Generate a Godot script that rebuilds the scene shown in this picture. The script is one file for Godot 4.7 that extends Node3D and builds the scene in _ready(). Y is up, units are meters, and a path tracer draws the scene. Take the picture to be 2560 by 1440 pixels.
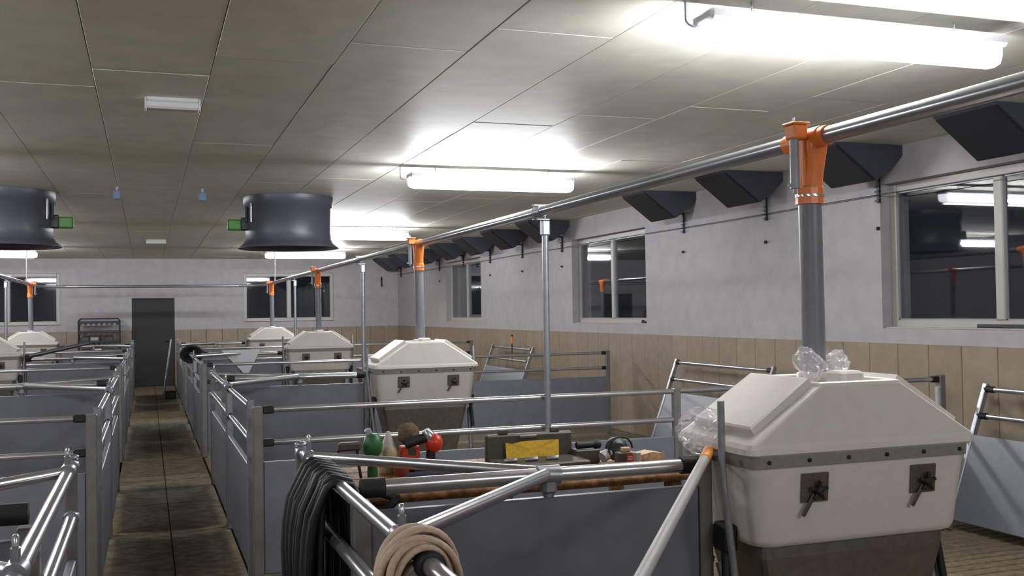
extends Node3D
# A pig barn at night: slatted pens either side of a central alley, dry feeders fed by an overhead tube, batten lamps.
# World: y up, the alley runs along -Z from the camera, the right wall stands at +X.

const WALL_X := 5.88
const LEFT_X := -5.57
const BACK_Z := -24.87
const FRONT_Z := 2.6
const CEIL := 2.92
const BAND := 1.28
const PITCH := 2.95
const FIRST := -3.2

var M := {}
var taken := {}
var rng := RandomNumberGenerator.new()


# ---------------------------------------------------------------- mesh helpers
class Shape:
	var st := SurfaceTool.new()
	func _init() -> void:
		st.begin(Mesh.PRIMITIVE_TRIANGLES)
	# a closed body: list of [a, b, c, smooth]; turned so that it faces outwards
	func solid(tris: Array) -> void:
		var vol := 0.0
		for t in tris:
			vol += t[0].dot(t[1].cross(t[2]))
		for t in tris:
			st.set_smooth_group(0 if t[3] else -1)
			if vol > 0.0:
				st.add_vertex(t[0]); st.add_vertex(t[2]); st.add_vertex(t[1])
			else:
				st.add_vertex(t[0]); st.add_vertex(t[1]); st.add_vertex(t[2])
	func box(c: Vector3, s: Vector3, bev := 0.0, b := Basis()) -> Shape:
		var h := s * 0.5
		var tris := []
		bev = minf(bev, minf(h.x, minf(h.y, h.z)) * 0.8)
		if bev <= 0.0:
			var p := []
			for i in 8:
				p.append(c + b * Vector3(h.x if i & 1 else -h.x, h.y if i & 2 else -h.y, h.z if i & 4 else -h.z))
			for q in [[0, 2, 3, 1], [4, 5, 7, 6], [0, 1, 5, 4], [2, 6, 7, 3], [0, 4, 6, 2], [1, 3, 7, 5]]:
				tris.append([p[q[0]], p[q[1]], p[q[2]], false])
				tris.append([p[q[0]], p[q[2]], p[q[3]], false])
			local_solid(tris, c)
			return self
		# chamfered: three points per corner
		var k := h - Vector3(bev, bev, bev)
		var pt := func(i: int, axis: int) -> Vector3:
			var v := Vector3(k.x if i & 1 else -k.x, k.y if i & 2 else -k.y, k.z if i & 4 else -k.z)
			v[axis] = h[axis] if i & (1 << axis) else -h[axis]
			return c + b * v
		for axis in 3:
			var u := 1 << ((axis + 1) % 3)
			var w := 1 << ((axis + 2) % 3)
			for side in [0, 1 << axis]:
				var q := [pt.call(side, axis), pt.call(side | u, axis), pt.call(side | u | w, axis), pt.call(side | w, axis)]
				if side == 0:
					q.reverse()
				tris.append([q[0], q[1], q[2], false]); tris.append([q[0], q[2], q[3], false])
			for e in [0, u, w, u | w]:
				# the edge along this axis at corner e, between the faces of the other two axes
				var a1: int = (axis + 1) % 3
				var a2: int = (axis + 2) % 3
				var q := [pt.call(e, a1), pt.call(e, a2), pt.call(e | (1 << axis), a2), pt.call(e | (1 << axis), a1)]
				if (e == 0) or (e == (u | w)):
					q.reverse()
				tris.append([q[0], q[1], q[2], false]); tris.append([q[0], q[2], q[3], false])
		for i in 8:
			var q := [pt.call(i, 0), pt.call(i, 1), pt.call(i, 2)]
			var odd: int = (i & 1) + ((i >> 1) & 1) + ((i >> 2) & 1)
			if odd % 2 == 0:
				q.reverse()
			tris.append([q[0], q[1], q[2], false])
		local_solid(tris, c)
		return self
	func local_solid(tris: Array, c: Vector3) -> void:
		var vol := 0.0
		for t in tris:
			vol += (t[0] - c).dot((t[1] - c).cross(t[2] - c))
		for t in tris:
			st.set_smooth_group(0 if t[3] else -1)
			if vol > 0.0:
				st.add_vertex(t[0]); st.add_vertex(t[2]); st.add_vertex(t[1])
			else:
				st.add_vertex(t[0]); st.add_vertex(t[1]); st.add_vertex(t[2])
	# rings of equal length joined one to the next; ends closed with fans
	func loft(rings: Array, smooth := false, closed_path := false) -> Shape:
		var tris := []
		var n: int = rings[0].size()
		var m: int = rings.size()
		var mid := Vector3.ZERO
		for r in rings:
			for p in r:
				mid += p
		mid /= float(n * m)
		for i in (m if closed_path else m - 1):
			var a: Array = rings[i]
			var b: Array = rings[(i + 1) % m]
			for j in n:
				var k: int = (j + 1) % n
				tris.append([a[j], a[k], b[k], smooth])
				tris.append([a[j], b[k], b[j], smooth])
		if not closed_path:
			for e in [[rings[0], true], [rings[m - 1], false]]:
				var r: Array = e[0]
				var c := Vector3.ZERO
				for p in r:
					c += p
				c /= float(n)
				for j in n:
					var k: int = (j + 1) % n
					if e[1]:
						tris.append([c, r[k], r[j], false])
					else:
						tris.append([c, r[j], r[k], false])
		local_solid(tris, mid)
		return self
	func tube(pts: Array, r: float, seg := 10, closed_path := false) -> Shape:
		var rings := []
		var n := pts.size()
		var dir0: Vector3 = (pts[1] - pts[0]).normalized()
		var u := dir0.cross(Vector3.UP)
		if u.length() < 0.1:
			u = dir0.cross(Vector3.RIGHT)
		u = u.normalized()
		for i in n:
			var before: Vector3 = pts[(i - 1 + n) % n] if closed_path else pts[maxi(i - 1, 0)]
			var after: Vector3 = pts[(i + 1) % n] if closed_path else pts[mini(i + 1, n - 1)]
			var d := (after - before).normalized()
			u = (u - d * u.dot(d)).normalized()
			var v := d.cross(u)
			var ring := []
			for k in seg:
				var a := TAU * k / seg
				ring.append(pts[i] + (u * cos(a) + v * sin(a)) * r)
			rings.append(ring)
		loft(rings, true, closed_path)
		return self
	# profile of (radius, height) turned round the y axis of b at c
	func lathe(c: Vector3, profile: Array, seg := 20, b := Basis(), smooth := true) -> Shape:
		var rings := []
		for p in profile:
			var ring := []
			for k in seg:
				var a := TAU * k / seg
				ring.append(c + b * Vector3(cos(a) * maxf(p.x, 0.0005), p.y, sin(a) * maxf(p.x, 0.0005)))
			rings.append(ring)
		loft(rings, smooth)
		return self
	# a flat outline pushed along a vector
	func prism(poly: Array, push: Vector3) -> Shape:
		var far := []
		for p in poly:
			far.append(p + push)
		loft([poly, far])
		return self
	func mesh() -> ArrayMesh:
		st.generate_normals()
		return st.commit()


func round_rect(hx: float, hz: float, r: float, y: float, c := Vector3.ZERO, n := 4) -> Array:
	var ring := []
	for q in [[1, 1, 0.0], [-1, 1, 90.0], [-1, -1, 180.0], [1, -1, 270.0]]:
		for k in n:
			var a := deg_to_rad(q[2] + 90.0 * k / (n - 1))
			ring.append(c + Vector3(q[0] * (hx - r) + cos(a) * r, y, q[1] * (hz - r) + sin(a) * r))
	return ring


func numbered(called: String) -> String:
	if not taken.has(called):
		taken[called] = 0
		return called
	taken[called] += 1
	return "%s_%03d" % [called, taken[called]]


func part(called: String, shape: Variant, mat: Material, parent: Node3D, label := "") -> MeshInstance3D:
	var o := MeshInstance3D.new()
	o.mesh = shape.mesh() if shape is Shape else shape
	o.material_override = mat
	var nm := called
	var k := 0
	while parent.has_node(nm):
		k += 1
		nm = "%s_%03d" % [called, k]
	o.name = nm
	parent.add_child(o, true)
	if label:
		o.set_meta("label", label)
	return o


func thing(called: String, label: String, category: String, group := "", at := Vector3.ZERO) -> Node3D:
	var o := Node3D.new()
	o.name = numbered(called)
	add_child(o, true)
	o.position = at
	o.set_meta("label", label)
	o.set_meta("category", category)
	if group:
		o.set_meta("group", group)
	return o


func single(called: String, shape: Shape, mat: Material, label: String, category: String, group := "", at := Vector3.ZERO) -> MeshInstance3D:
	var o := MeshInstance3D.new()
	o.mesh = shape.mesh()
	o.material_override = mat
	o.name = numbered(called)
	add_child(o, true)
	o.position = at
	o.set_meta("label", label)
	o.set_meta("category", category)
	if group:
		o.set_meta("group", group)
	return o


func structure(called: String, shape: Variant, mat: Material, label: String, category: String) -> Node3D:
	var o: Node3D
	if shape == null:
		o = Node3D.new()
	else:
		var mi := MeshInstance3D.new()
		mi.mesh = shape.mesh()
		mi.material_override = mat
		o = mi
	o.name = called
	taken[called] = 0
	add_child(o, true)
	o.set_meta("kind", "structure")
	o.set_meta("label", label)
	o.set_meta("category", category)
	return o


func copy_of(src: Node3D, label: String) -> Node3D:
	var c: Node3D = src.duplicate()
	c.name = numbered(String(src.name).split("_0")[0])
	add_child(c, true)
	c.set_meta("label", label)
	return c


# ---------------------------------------------------------------- materials
func noise_tex(freq: float, octaves: int, a: Color, b: Color, sd := 1, size := 256) -> NoiseTexture2D:
	var n := FastNoiseLite.new()
	n.noise_type = FastNoiseLite.TYPE_SIMPLEX_SMOOTH
	n.frequency = freq
	n.fractal_octaves = octaves
	n.seed = sd
	var t := NoiseTexture2D.new()
	t.width = size
	t.height = size
	t.seamless = true
	t.noise = n
	var g := Gradient.new()
	g.offsets = PackedFloat32Array([0.15, 0.85])
	g.colors = PackedColorArray([a, b])
	t.color_ramp = g
	return t


func bump_tex(freq: float, octaves: int, strength: float, sd := 3) -> NoiseTexture2D:
	var t := noise_tex(freq, octaves, Color.BLACK, Color.WHITE, sd)
	t.color_ramp = null
	t.as_normal_map = true
	t.bump_strength = strength
	return t


func mat(c: Color, rough := 0.6, metal := 0.0, vary := 0.0, tile := 1.0, freq := 0.02, bump := 0.0) -> StandardMaterial3D:
	var m := StandardMaterial3D.new()
	m.albedo_color = c
	m.roughness = rough
	m.metallic = metal
	if vary > 0.0:
		m.albedo_texture = noise_tex(freq, 4, Color(1 - vary, 1 - vary, 1 - vary), Color.WHITE, int(c.r * 997) + int(freq * 1000))
		m.uv1_triplanar = true
		m.uv1_world_triplanar = true
		m.uv1_scale = Vector3.ONE * tile
	if bump > 0.0:
		m.normal_enabled = true
		m.normal_texture = bump_tex(freq * 2.0, 3, 4.0)
		m.normal_scale = bump
		m.uv1_triplanar = true
		m.uv1_world_triplanar = true
		m.uv1_scale = Vector3.ONE * tile
	return m


func make_materials() -> void:
	M.ceiling = mat(Color(0.855, 0.848, 0.795), 0.55, 0.0, 0.06, 0.7, 0.015)
	M.ceiling_b = mat(Color(0.85, 0.842, 0.79), 0.55, 0.0, 0.06, 0.6, 0.013)
	M.groove = mat(Color(0.80, 0.78, 0.73), 0.8)
	M.white_wall = mat(Color(0.655, 0.64, 0.645), 0.6, 0.0, 0.05, 0.8, 0.02, 0.05)
	M.tan = mat(Color(0.565, 0.50, 0.42), 0.5, 0.0, 0.08, 1.1, 0.02)
	M.tan_b = mat(Color(0.553, 0.49, 0.41), 0.5, 0.0, 0.08, 1.3, 0.018)
	M.tan_c = mat(Color(0.575, 0.51, 0.43), 0.5, 0.0, 0.08, 0.9, 0.022)
	M.cream = mat(Color(0.66, 0.65, 0.615), 0.45)
	M.concrete = mat(Color(0.50, 0.445, 0.36), 0.85, 0.0, 0.22, 1.7, 0.03, 0.35)
	M.slab = mat(Color(0.47, 0.41, 0.31), 0.8, 0.0, 0.35, 1.1, 0.03, 0.3)
	M.slab_b = mat(Color(0.455, 0.395, 0.295), 0.8, 0.0, 0.35, 0.9, 0.025, 0.3)
	M.pit = mat(Color(0.07, 0.06, 0.05), 0.9)
	M.board = mat(Color(0.41, 0.42, 0.455), 0.42, 0.0, 0.06, 1.5, 0.02)
	M.steel = mat(Color(0.72, 0.72, 0.73), 0.24, 0.75, 0.06, 1.5, 0.02)
	M.galv = mat(Color(0.58, 0.59, 0.61), 0.36, 0.6, 0.10, 2.0, 0.03)
	M.post = mat(Color(0.46, 0.45, 0.44), 0.5, 0.4, 0.08, 1.5, 0.02)
	M.pipe = mat(Color(0.64, 0.65, 0.67), 0.24, 0.75, 0.06, 1.5, 0.02)
	M.stainless = mat(Color(0.50, 0.48, 0.44), 0.42, 0.8, 0.12, 2.0, 0.03)
	M.rubber = mat(Color(0.055, 0.055, 0.06), 0.6)
	M.black = mat(Color(0.12, 0.125, 0.15), 0.5, 0.0, 0.1, 2.0, 0.03)
	M.inlet = mat(Color(0.235, 0.24, 0.29), 0.5, 0.0, 0.08, 1.5, 0.03)
	M.duct = mat(Color(0.28, 0.285, 0.325), 0.42, 0.0, 0.08, 1.5, 0.03)
	M.door = mat(Color(0.07, 0.066, 0.082), 0.55, 0.0, 0.08, 1.5, 0.03)
	M.poly = mat(Color(0.79, 0.765, 0.74), 0.4, 0.0, 0.03, 2.0, 0.02)
	M.poly.subsurf_scatter_enabled = true
	M.poly.subsurf_scatter_strength = 0.08
	M.poly_dull = mat(Color(0.52, 0.50, 0.475), 0.5, 0.0, 0.08, 3.0, 0.03)
	M.orange = mat(Color(0.88, 0.49, 0.22), 0.38, 0.0, 0.06, 4.0, 0.03)
	M.orange_tip = mat(Color(0.86, 0.53, 0.13), 0.5)
	M.pvc = mat(Color(0.45, 0.455, 0.48), 0.4, 0.0, 0.06, 2.0, 0.03)
	M.white_plastic = mat(Color(0.80, 0.80, 0.81), 0.4)
	M.grey_plastic = mat(Color(0.55, 0.56, 0.59), 0.4)
	M.green = mat(Color(0.22, 0.42, 0.15), 0.45)
	M.blue_plastic = mat(Color(0.36, 0.43, 0.54), 0.5)
	M.wood = mat(Color(0.68, 0.46, 0.25), 0.65, 0.0, 0.45, 5.0, 0.02)
	M.wood_pale = mat(Color(0.80, 0.67, 0.54), 0.7, 0.0, 0.2, 6.0, 0.02)
	M.red = mat(Color(0.74, 0.18, 0.09), 0.35)
	M.red_orange = mat(Color(0.78, 0.24, 0.09), 0.45)
	M.dark_red = mat(Color(0.42, 0.10, 0.07), 0.5)
	M.tool_green = mat(Color(0.12, 0.36, 0.17), 0.45)
	M.case = mat(Color(0.27, 0.25, 0.205), 0.55, 0.0, 0.12, 6.0, 0.03)
	M.yellow = mat(Color(0.87, 0.70, 0.20), 0.75, 0.0, 0.12, 9.0, 0.02)
	M.beige = mat(Color(0.76, 0.665, 0.57), 0.7, 0.0, 0.12, 7.0, 0.03)
	M.cream_bottle = mat(Color(0.66, 0.58, 0.46), 0.5)
	M.brown_paper = mat(Color(0.42, 0.34, 0.25), 0.85, 0.0, 0.2, 8.0, 0.03)
	M.pole = mat(Color(0.62, 0.61, 0.60), 0.5, 0.0, 0.03, 4.0, 0.03)
	M.plate = mat(Color(0.44, 0.405, 0.36), 0.45, 0.6, 0.15, 9.0, 0.03)
	M.knob = mat(Color(0.10, 0.085, 0.07), 0.5)
	M.lever = mat(Color(0.33, 0.29, 0.25), 0.5, 0.3)
	M.clear_box = mat(Color(0.80, 0.80, 0.80), 0.25)
	var g := StandardMaterial3D.new()
	g.transparency = BaseMaterial3D.TRANSPARENCY_ALPHA
	g.albedo_color = Color(0.16, 0.19, 0.24, 0.14)
	g.roughness = 0.02
	g.metallic_specular = 0.5
	M.glass = g
	var bag := StandardMaterial3D.new()
	bag.transparency = BaseMaterial3D.TRANSPARENCY_ALPHA
	bag.albedo_color = Color(0.88, 0.87, 0.90, 0.24)
	bag.roughness = 0.12
	bag.metallic_specular = 0.9
	bag.cull_mode = BaseMaterial3D.CULL_DISABLED
	M.bag = bag
	var lamp := StandardMaterial3D.new()
	lamp.albedo_color = Color(0.95, 0.95, 0.96)
	lamp.emission_enabled = true
	lamp.emission = Color(0.95, 0.95, 1.0)
	lamp.emission_energy_multiplier = 3.2
	M.lamp = lamp


# ---------------------------------------------------------------- camera and light
func _ready() -> void:
	rng.seed = 7
	var cam := Camera3D.new()
	cam.name = "camera"
	cam.transform = Transform3D(Basis(Vector3(0.9415, -0.0150, 0.3367), Vector3(0.0066, 0.9996, 0.0262), Vector3(-0.3370, -0.0224, 0.9412)).orthonormalized(), Vector3(0, 1.6, 0))
	cam.fov = 2.0 * rad_to_deg(atan(720.0 / 2550.0))
	cam.near = 0.05
	cam.far = 200.0
	add_child(cam)
	cam.current = true
	var we := WorldEnvironment.new()
	we.name = "night"
	var env := Environment.new()
	env.background_mode = Environment.BG_COLOR
	env.background_color = Color(0.02, 0.022, 0.03)
	env.tonemap_mode = Environment.TONE_MAPPER_LINEAR
	env.tonemap_exposure = 2.5
	env.sdfgi_enabled = true
	env.ssao_enabled = true
	env.ssil_enabled = true
	we.environment = env
	add_child(we)

	make_materials()
	build_shell()
	build_lamps()
	build_ceiling_things()
	build_feed_line()
	build_inlets()
	build_fences()
	build_hoppers()
	build_leaning_gates()
	build_bench()
	build_foreground()
	build_far_things()


func area(parent: Node3D, at: Vector3, towards: Vector3, size: Vector2, energy: float) -> void:
	var l := AreaLight3D.new()
	l.name = "tube_light"
	l.light_color = Color(0.97, 0.98, 1.0)
	l.area_size = size
	l.light_energy = energy
	l.area_range = 40.0
	l.area_attenuation = 2.0
	l.shadow_enabled = true
	parent.add_child(l, true)
	var side := Vector3.RIGHT
	var back := -towards.normalized()
	l.transform = Transform3D(Basis(side, back.cross(side), back), at)


func build_lamps() -> void:
	# wet-room batten: grey tray, white diffuser below and at the sides, hung under the ceiling
	var tray := Shape.new()
	tray.box(Vector3(0, 0.062, 0), Vector3(1.60, 0.05, 0.17), 0.014)
	for x in [-0.55, 0.55]:
		tray.box(Vector3(x, 0.092, 0), Vector3(0.05, 0.012, 0.12))
	var diff := Shape.new()
	var rings := []
	for e in [[-0.80, 0.035], [-0.785, 0.052], [-0.74, 0.064], [0.74, 0.064], [0.785, 0.052], [0.80, 0.035]]:
		var s: float = e[1] / 0.064
		rings.append([Vector3(e[0], 0.037, -e[1]), Vector3(e[0], 0.0, -e[1]), Vector3(e[0], -0.045 * s, -e[1] * 0.72), Vector3(e[0], -0.058 * s, 0), Vector3(e[0], -0.045 * s, e[1] * 0.72), Vector3(e[0], 0.0, e[1]), Vector3(e[0], 0.037, e[1])])
	diff.loft(rings)
	var hang := Shape.new().tube([Vector3(0, 0.07, 0), Vector3(0, CEIL - 2.77, 0)], 0.006, 6)
	var cable := Shape.new()
	var pts := []
	for k in 9:
		var a := PI * k / 8.0
		pts.append(Vector3(-0.83 - 0.045 * cos(a) , 0.05 - 0.03 * sin(a) , 0))
	pts.push_front(Vector3(-0.875, CEIL - 2.77, 0))
	pts.append(Vector3(-0.78, 0.06, 0))
	cable.tube(pts, 0.005, 6)
	var tm := tray.mesh()
	var dm := diff.mesh()
	var hm := hang.mesh()
	var cm := cable.mesh()
	var zs := [-3.77, -8.92, -15.4, -20.75, 1.55]
	var ords := ["nearest", "second", "third", "fourth", "out-of-view"]
	for side in 2:
		for k in 5:
			var where := "over the pens along the windows" if side == 0 else "over the pens left of the alley"
			var t := thing("batten_lamp", "%s lit white batten lamp %s" % [ords[k], where], "ceiling lamp", "lit batten lamps", Vector3(3.02 if side == 0 else -2.71, 2.77, zs[k]))
			part("tray", tm, M.grey_plastic, t)
			part("diffuser", dm, M.lamp, t, "glowing white diffuser")
			for x in [-0.55, 0.55]:
				put("hanger", hm, M.galv, t, Vector3(x, 0, 0))
			part("cable", cm, M.grey_plastic, t)
			var e := 0.6 if k == 4 else 1.0
			area(t, Vector3(0, -0.065, 0), Vector3(0, -1, 0), Vector2(1.5, 0.08), 1.4 * e)
			area(t, Vector3(0, -0.022, -0.072), Vector3(0, 0.5, -1), Vector2(1.5, 0.045), 2.6 * e)
			area(t, Vector3(0, -0.022, 0.072), Vector3(0, 0.5, 1), Vector2(1.5, 0.045), 2.6 * e)


# ---------------------------------------------------------------- the room
func build_shell() -> void:
	# floor: pit slab under everything, alley slabs and pen slats on it
	var fl := structure("floor", Shape.new().box(Vector3(0.155, -0.16, (BACK_Z + FRONT_Z) / 2), Vector3(WALL_X - LEFT_X + 0.6, 0.12, FRONT_Z - BACK_Z + 0.6)), M.pit, "brown concrete floor with alley slabs and slatted pens", "floor")
	var n := 0
	var z := FRONT_Z
	while z > BACK_Z + 0.05:
		var l := minf(1.48, z - BACK_Z)
		for s in 2:
			part("alley_slab", Shape.new().box(Vector3(-0.058 + 0.427 * s, -0.05, z - l / 2), Vector3(0.421, 0.10, l - 0.008), 0.006), M.slab if (n + s) % 2 else M.slab_b, fl)
		z -= l
		n += 1
	# slats of the right pens near the camera, one by one
	var slat := Shape.new().box(Vector3.ZERO, Vector3(WALL_X - 0.6, 0.10, 0.076), 0.005).mesh()
	z = -2.05
	while z > -10.0:
		var o := part("floor_slat", slat, M.concrete, fl)
		o.position = Vector3((WALL_X + 0.6) / 2, -0.05, z)
		z -= 0.1
	var lands := Shape.new()
	for k in 13:
		lands.box(Vector3(0.75 + 0.41 * k, -0.056, -6.0), Vector3(0.06, 0.10, 8.0))
	part("slat_web", lands, M.concrete, fl)
	part("pen_floor", Shape.new().box(Vector3((WALL_X + 0.6) / 2, -0.052, (BACK_Z - 9.99) / 2), Vector3(WALL_X - 0.6, 0.10, -9.99 - BACK_Z)), M.concrete, fl)
	part("pen_floor", Shape.new().box(Vector3((WALL_X + 0.6) / 2, -0.052, (FRONT_Z - 2.0) / 2), Vector3(WALL_X - 0.6, 0.10, FRONT_Z + 2.0)), M.concrete, fl)
	part("pen_floor", Shape.new().box(Vector3((LEFT_X - 0.29) / 2, -0.052, (BACK_Z + FRONT_Z) / 2), Vector3(-0.29 - LEFT_X, 0.10, FRONT_Z - BACK_Z)), M.concrete, fl)

	# ceiling: panels hung under a slab, joints left open
	var ce := structure("ceiling", Shape.new().box(Vector3(0.155, CEIL + 0.11, (BACK_Z + FRONT_Z) / 2), Vector3(WALL_X - LEFT_X + 0.6, 0.12, FRONT_Z - BACK_Z + 0.6)), M.groove, "pale panelled ceiling with staggered joints", "ceiling")
	var x0 := 1.545 - 0.605 * 12
	for c in 21:
		var xa := maxf(x0 + 0.605 * c, LEFT_X)
		var xb := minf(x0 + 0.605 * (c + 1), WALL_X)
		if xb - xa < 0.02:
			continue
		var shift := -4.93 + 0.45 * (c - 11)
		var k := ceili((FRONT_Z - shift) / 2.74)
		var za := shift + 2.74 * k
		while za > BACK_Z:
			var a := minf(za, FRONT_Z)
			var b := maxf(za - 2.74, BACK_Z)
			if a - b > 0.03:
				var o := part("ceiling_panel", Shape.new().box(Vector3((xa + xb) / 2, CEIL + 0.025, (a + b) / 2), Vector3(xb - xa - 0.003, 0.05, a - b - 0.003), 0.003), M.ceiling if (c * 3 + k) % 2 else M.ceiling_b, ce)
				o.position.y = rng.randf_range(0.0, 0.003)
			za -= 2.74
			k += 1

	# right wall, openings for three windows
	var wins := [[-7.1, -4.75], [-13.8, -11.45], [-20.5, -18.15]]
	var y0 := 1.405
	var y1 := 2.625
	var w := Shape.new()
	var t := 0.30
	var xm := WALL_X + t / 2
	var zc := (FRONT_Z + BACK_Z) / 2
	var len := FRONT_Z - BACK_Z + 0.6
	w.box(Vector3(xm + 0.006, (y0 - 0.1) / 2, zc), Vector3(t - 0.012, y0 + 0.1, len))
	w.box(Vector3(xm, (BAND + y0) / 2, zc), Vector3(t, y0 - BAND, len))
	w.box(Vector3(xm, (y1 + CEIL) / 2 + 0.02, zc), Vector3(t, CEIL - y1 + 0.04, len))
	var from := FRONT_Z + 0.3
	for q in wins:
		w.box(Vector3(xm, (y0 + y1) / 2, (from + q[1]) / 2), Vector3(t, y1 - y0, from - q[1]))
		from = q[0]
	w.box(Vector3(xm, (y0 + y1) / 2, (from + BACK_Z - 0.3) / 2), Vector3(t, y1 - y0, from - BACK_Z + 0.3))
	var wr := structure("wall_right", w, M.white_wall, "white wall with three windows above a tan panel band", "wall")
	z = FRONT_Z
	n = 0
	var tans := [M.tan, M.tan_b, M.tan_c]
	while z > BACK_Z + 0.03:
		var l := minf(0.352, z - BACK_Z)
		part("wall_panel", Shape.new().box(Vector3(WALL_X - 0.006, BAND / 2, z - l / 2), Vector3(0.024, BAND, l - 0.005), 0.004), tans[(n * 5 + n / 3) % 3], wr)
		z -= l
		n += 1
	for k in 3:
		window_in("window_%d" % (k + 1), Vector3(WALL_X + 0.13, (y0 + y1) / 2, (wins[k][0] + wins[k][1]) / 2), 2.35, y1 - y0, Basis(Vector3.UP, -PI / 2), ["two-sash window with white frame in the right wall, nearest of three", "two-sash window with white frame in the right wall, middle of three", "two-sash window with white frame in the right wall, farthest of three"][k])

	# back wall, door and two windows
	var bw := Shape.new()
	var bz := BACK_Z - 0.15
	var dx := [-0.33, 0.60]
	var bwins := [[-3.96, -1.83], [2.15, 4.28]]
	var by0 := 1.44
	var by1 := 2.59
	bw.box(Vector3(0.155, (by1 + CEIL) / 2 + 0.02, bz), Vector3(WALL_X - LEFT_X, CEIL - by1 + 0.04, 0.3))
	for q in [[LEFT_X, dx[0]], [dx[1], WALL_X]]:
		bw.box(Vector3((q[0] + q[1]) / 2, BAND / 2 - 0.05, bz - 0.006), Vector3(q[1] - q[0], BAND + 0.1, 0.288))
		bw.box(Vector3((q[0] + q[1]) / 2, (BAND + by0) / 2, bz), Vector3(q[1] - q[0], by0 - BAND, 0.3))
	for q in [[LEFT_X, -3.96], [-1.83, dx[0]], [dx[1], 2.15], [4.28, WALL_X]]:
		bw.box(Vector3((q[0] + q[1]) / 2, (by0 + by1) / 2, bz), Vector3(q[1] - q[0], by1 - by0, 0.3))
	bw.box(Vector3((dx[0] + dx[1]) / 2, (2.02 + by1) / 2, bz), Vector3(dx[1] - dx[0], by1 - 2.02, 0.3))
	var wb := structure("wall_back", bw, M.white_wall, "white end wall with a dark door above a tan panel band", "wall")
	for q in [[LEFT_X, dx[0]], [dx[1], WALL_X]]:
		var x: float = q[0]
		while x < q[1] - 0.03:
			var l: float = minf(0.352, q[1] - x)
			part("wall_panel", Shape.new().box(Vector3(x + l / 2, BAND / 2, BACK_Z + 0.006), Vector3(l - 0.005, BAND, 0.024), 0.004), tans[n % 3], wb)
			x += l
			n += 1
	window_in("window_4", Vector3(3.215, (by0 + by1) / 2, BACK_Z - 0.06), 2.13, by1 - by0, Basis(), "two-sash window in the end wall right of the door")
	window_in("window_5", Vector3(-2.895, (by0 + by1) / 2, BACK_Z - 0.06), 2.13, by1 - by0, Basis(), "two-sash window in the end wall left of the door")
	var d := structure("door_1", null, null, "dark charcoal door closing the far end of the alley", "door")
	part("leaf", Shape.new().box(Vector3(0.135, 1.0, BACK_Z - 0.03), Vector3(0.89, 1.99, 0.05), 0.006), M.door, d)
	var fr := Shape.new()
	for x in [-0.315, 0.585]:
		fr.box(Vector3(x, 1.0, BACK_Z - 0.05), Vector3(0.03, 2.0, 0.1))
	fr.box(Vector3(0.135, 2.008, BACK_Z - 0.05), Vector3(0.93, 0.024, 0.1))
	part("frame", fr, M.door, d)
	var hd := Shape.new().tube([Vector3(0.50, 1.02, BACK_Z - 0.005), Vector3(0.50, 1.02, BACK_Z + 0.04), Vector3(0.40, 1.02, BACK_Z + 0.045)], 0.01, 8)
	part("handle", hd, M.black, d)
	structure("wall_left", Shape.new().box(Vector3(LEFT_X - 0.15, CEIL / 2, zc), Vector3(0.3, CEIL + 0.2, len)), M.white_wall, "white long wall left of the pens", "wall")
	structure("wall_front", Shape.new().box(Vector3(0.155, CEIL / 2, FRONT_Z + 0.15), Vector3(WALL_X - LEFT_X, CEIL + 0.2, 0.3)), M.white_wall, "white end wall behind the viewer", "wall")


func window_in(called: String, at: Vector3, width: float, height: float, b: Basis, label: String) -> void:
	var o := structure(called, null, null, label, "window")
	o.transform = Transform3D(b, at)
	var w2 := width / 2
	var h2 := height / 2
	for s in [-1, 1]:
		part("frame", Shape.new().box(Vector3(s * (w2 - 0.035), 0, 0), Vector3(0.07, height, 0.06), 0.008), M.cream, o)
		part("frame", Shape.new().box(Vector3(0, s * (h2 - 0.035), 0), Vector3(width - 0.14, 0.07, 0.06), 0.008), M.cream, o)
	part("mullion", Shape.new().box(Vector3(0, 0, 0.004), Vector3(0.085, height - 0.14, 0.06), 0.008), M.cream, o)
	for s in [-1, 1]:
		part("pane", Shape.new().box(Vector3(s * (w2 - 0.07 + 0.0425) / 2, 0, 0), Vector3(w2 - 0.07 - 0.0425, height - 0.14, 0.006)), M.glass, o)
		# the narrow dark bead round each pane
		var bead := Shape.new()
		var c: float = s * (w2 - 0.07 + 0.0425) / 2
		var pw := w2 - 0.07 - 0.0425
		for e in [-1, 1]:
			bead.box(Vector3(c + e * (pw / 2 - 0.006), 0, 0.008), Vector3(0.012, height - 0.14, 0.012))
			bead.box(Vector3(c, e * (h2 - 0.076), 0.008), Vector3(pw, 0.012, 0.012))
		part("glazing_bead", bead, M.grey_plastic, o)
	part("sill", Shape.new().box(Vector3(0, -h2 + 0.006, 0.065), Vector3(width - 0.01, 0.014, 0.075), 0.003), M.cream, o)


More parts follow.
